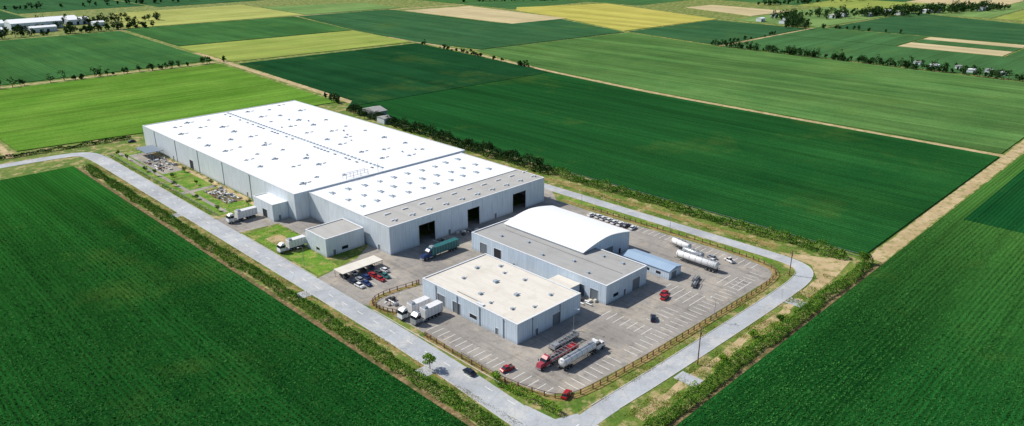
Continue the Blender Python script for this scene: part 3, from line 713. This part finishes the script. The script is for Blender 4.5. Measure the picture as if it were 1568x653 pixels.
# ------------------------------------------------------------ vegetation
addm('hedge',hedge('hedge',[(110.2,-40),(110.2,436)],4.4,2,110,.45,'hedge',.6,seed=3))
addm('hedge',hedge('hedge',[(134,87.6),(284,87.6)],4.4,2,115,.45,'hedge',.6,seed=23))
addm('hedge',hedge('hedge',[(281,96),(281,250)],5,3.2,110,.55,'hedge',.65,seed=33))
addm('hedge',hedge('hedge',[(281,250),(282,330),(290,455)],6.5,4.8,120,.7,'tree',.8,seed=43))
addm('hedge',hedge('hedge',[(-100,492),(60,490),(150,484)],3,1.8,40,.7,'tree',.6,seed=53))
addm('roadside_shrubs',hedge('s',[(123.8,84),(123.6,96)],2.2,2,110,.4,'shrub',.9,.2,seed=61))
addm('roadside_shrubs',hedge('s',[(126.2,108),(125.4,118),(124.6,130)],1.8,2,110,.4,'shrub',.9,.25,seed=61))
addm('roadside_shrubs',hedge('s',[(140,91),(235,91)],2.0,.9,30,.35,'shrub',.9,.5,seed=63))
addm('roadside_shrubs',hedge('s',[(270,125),(270,230)],3,1.2,16,.4,'hedge',.9,.5,seed=67))
addm('roadside_shrubs',hedge('s',[(126.8,320),(126.8,452)],1.6,1,20,.35,'shrub',.8,.3,seed=69))
addm('roadside_shrubs',hedge('s',[(148.5,315),(148.5,450)],1.2,1,16,.35,'hedge',.8,.4,seed=70))
def tufts(name,x0,x1,y0,y1,n,mat='grass',ls=.3):
    x=rng.uniform(x0,x1,n);y=rng.uniform(y0,y1,n); k=(np.sin(x*.9+y*.13)+np.sin(y*.31+x*.2)+rng.normal(size=n)*.8)>.3
    addm(name,leafmesh(name,np.column_stack([x,y,rng.uniform(.03,.3,n)])[k],ls,mat,.0))
tufts('verge_grass',112.5,116.6,100,450,16000); tufts('verge_grass',138,262,90,96.4,12000); tufts('verge_grass',138,262,90,96.4,6000,'shrub'); tufts('verge_grass',267,279,110,420,12000); tufts('verge_grass',127,142,262,286,2500,'shrub'); tufts('verge_grass',129,147,316,452,6000,'shrub',.25)
tufts('verge_grass',126.3,128.6,110,196,2500); tufts('verge_grass',138,256,103.5,107,5000)
def cropplants(name,x0,x1,y0,y1,n,axis,fade):
    x=rng.uniform(x0,x1,n);y=rng.uniform(y0,y1,n)
    if axis=='Y': x=np.round(x/1.5)*1.5+rng.normal(size=n)*.3
    else: y=np.round(y/1.5)*1.5+rng.normal(size=n)*.3
    d=np.hypot(x,y); k=(rng.random(n)<np.clip((fade[1]-d)/(fade[1]-fade[0]),0,1)**.8)&(x>x0)&(x<x1)&(y<y1)&(d>75)
    C=np.column_stack([x,y,.7+rng.uniform(-.05,.22,n)])[k]
    addm(name,leafmesh(name,C,rng.uniform(.3,.65,len(C)),'cropleaf',1.6))
cropplants('crop_plants',-60,105.4,40,400,420000,'Y',(120,400)); cropplants('crop_plants',128,380,-60,83.4,280000,'X',(130,380))
tree('young_tree',116,150,5.6,2.2); tree('young_tree',124.6,131,3.8,1.7); tree('young_tree',281.5,89.5,5,2.6,'hedge'); tree('bush',200,92,2.6,1.6); tree('bush',181,91.6,2,1.4); tree('bush',216,91,2.2,1.3,'hedge')
for x,y in ((131,322),(145,360),(131.5,372),(145,392),(131,396),(144,318),(131,436),(130.5,408),(130.6,345),(137,388),(140,366),(131,450)): tree('bush',x,y,rng.uniform(2,4.2),rng.uniform(1.1,1.9),'hedge',12,30,.38)
for y in (262,285,300,318,345,372,395,425,440): tree('tree',282+rng.uniform(-1,3),y,rng.uniform(6,9),rng.uniform(2.4,3.6),'tree',16,30,.7)
treerow('tree_line',[(40,725),(325,722)],60,5,10); treerow('tree_line',[(757,110),(760,435)],170,6,10,jit=4); treerow('tree_line',[(508,480),(520,560),(538,690)],34,3,7,jit=2)
treerow('tree_line',[(776,150),(790,240)],24,4,7,jit=10)
treerow('tree_line',[(985,440),(1100,520)],80,8,14,jit=20,ls=1.8); treerow('tree_line',[(1130,480),(1480,330)],230,9,15,jit=34,ls=1.9); treerow('tree_line',[(1012,420),(1016,330)],10,5,8,jit=3,ls=1.4)
treerow('tree_line',[(150,1075),(380,1070)],70,7,13,jit=10,ls=1.8); treerow('tree_line',[(200,1215),(420,1150)],60,8,14,jit=20,ls=1.8); treerow('tree_line',[(60,1500),(600,1420)],60,7,12,jit=8,ls=2); treerow('tree_line',[(180,1100),(330,1180)],50,6,11,jit=25,ls=1.6)
treerow('tree_line',[(760,440),(900,436)],14,4,7,jit=3,ls=1.2); treerow('tree_line',[(296,470),(300,500)],8,4,7)
treerow('tree_line',[(920,1060),(1180,900)],60,6,11,jit=14,ls=1.9); treerow('tree_line',[(1250,640),(1600,520)],60,7,12,jit=14,ls=1.9)
# ------------------------------------------------------------ light, sky, camera
d=Vector((-.42,.9,0)).normalized()*math.cos(math.radians(44)); d.z=math.sin(math.radians(44))
sun=bpy.data.lights.new('sun','SUN'); sun.energy=5.0; sun.angle=math.radians(.5); sun.color=(1,.95,.87)
so=bpy.data.objects.new('sun',sun); COL.objects.link(so); so.rotation_euler=d.to_track_quat('Z','Y').to_euler(); so.location=(0,0,300)
W=bpy.data.worlds.new('World'); sc.world=W; W.use_nodes=True; nt=W.node_tree
s=nt.nodes.new('ShaderNodeTexSky'); s.sky_type='NISHITA'; s.sun_disc=False; s.sun_elevation=math.radians(44); s.sun_rotation=math.atan2(d.x,d.y)
nt.links.new(s.outputs[0],nt.nodes['Background'].inputs[0]); nt.nodes['Background'].inputs[1].default_value=.11
cam=bpy.data.cameras.new('camera'); co=bpy.data.objects.new('camera',cam); COL.objects.link(co); sc.camera=co
cam.sensor_width=36; cam.lens=1140/1568*36; cam.clip_end=12000; cam.clip_start=1
co.location=(0,0,120); co.rotation_euler=(math.radians(90-20.7),0,math.radians(-45))
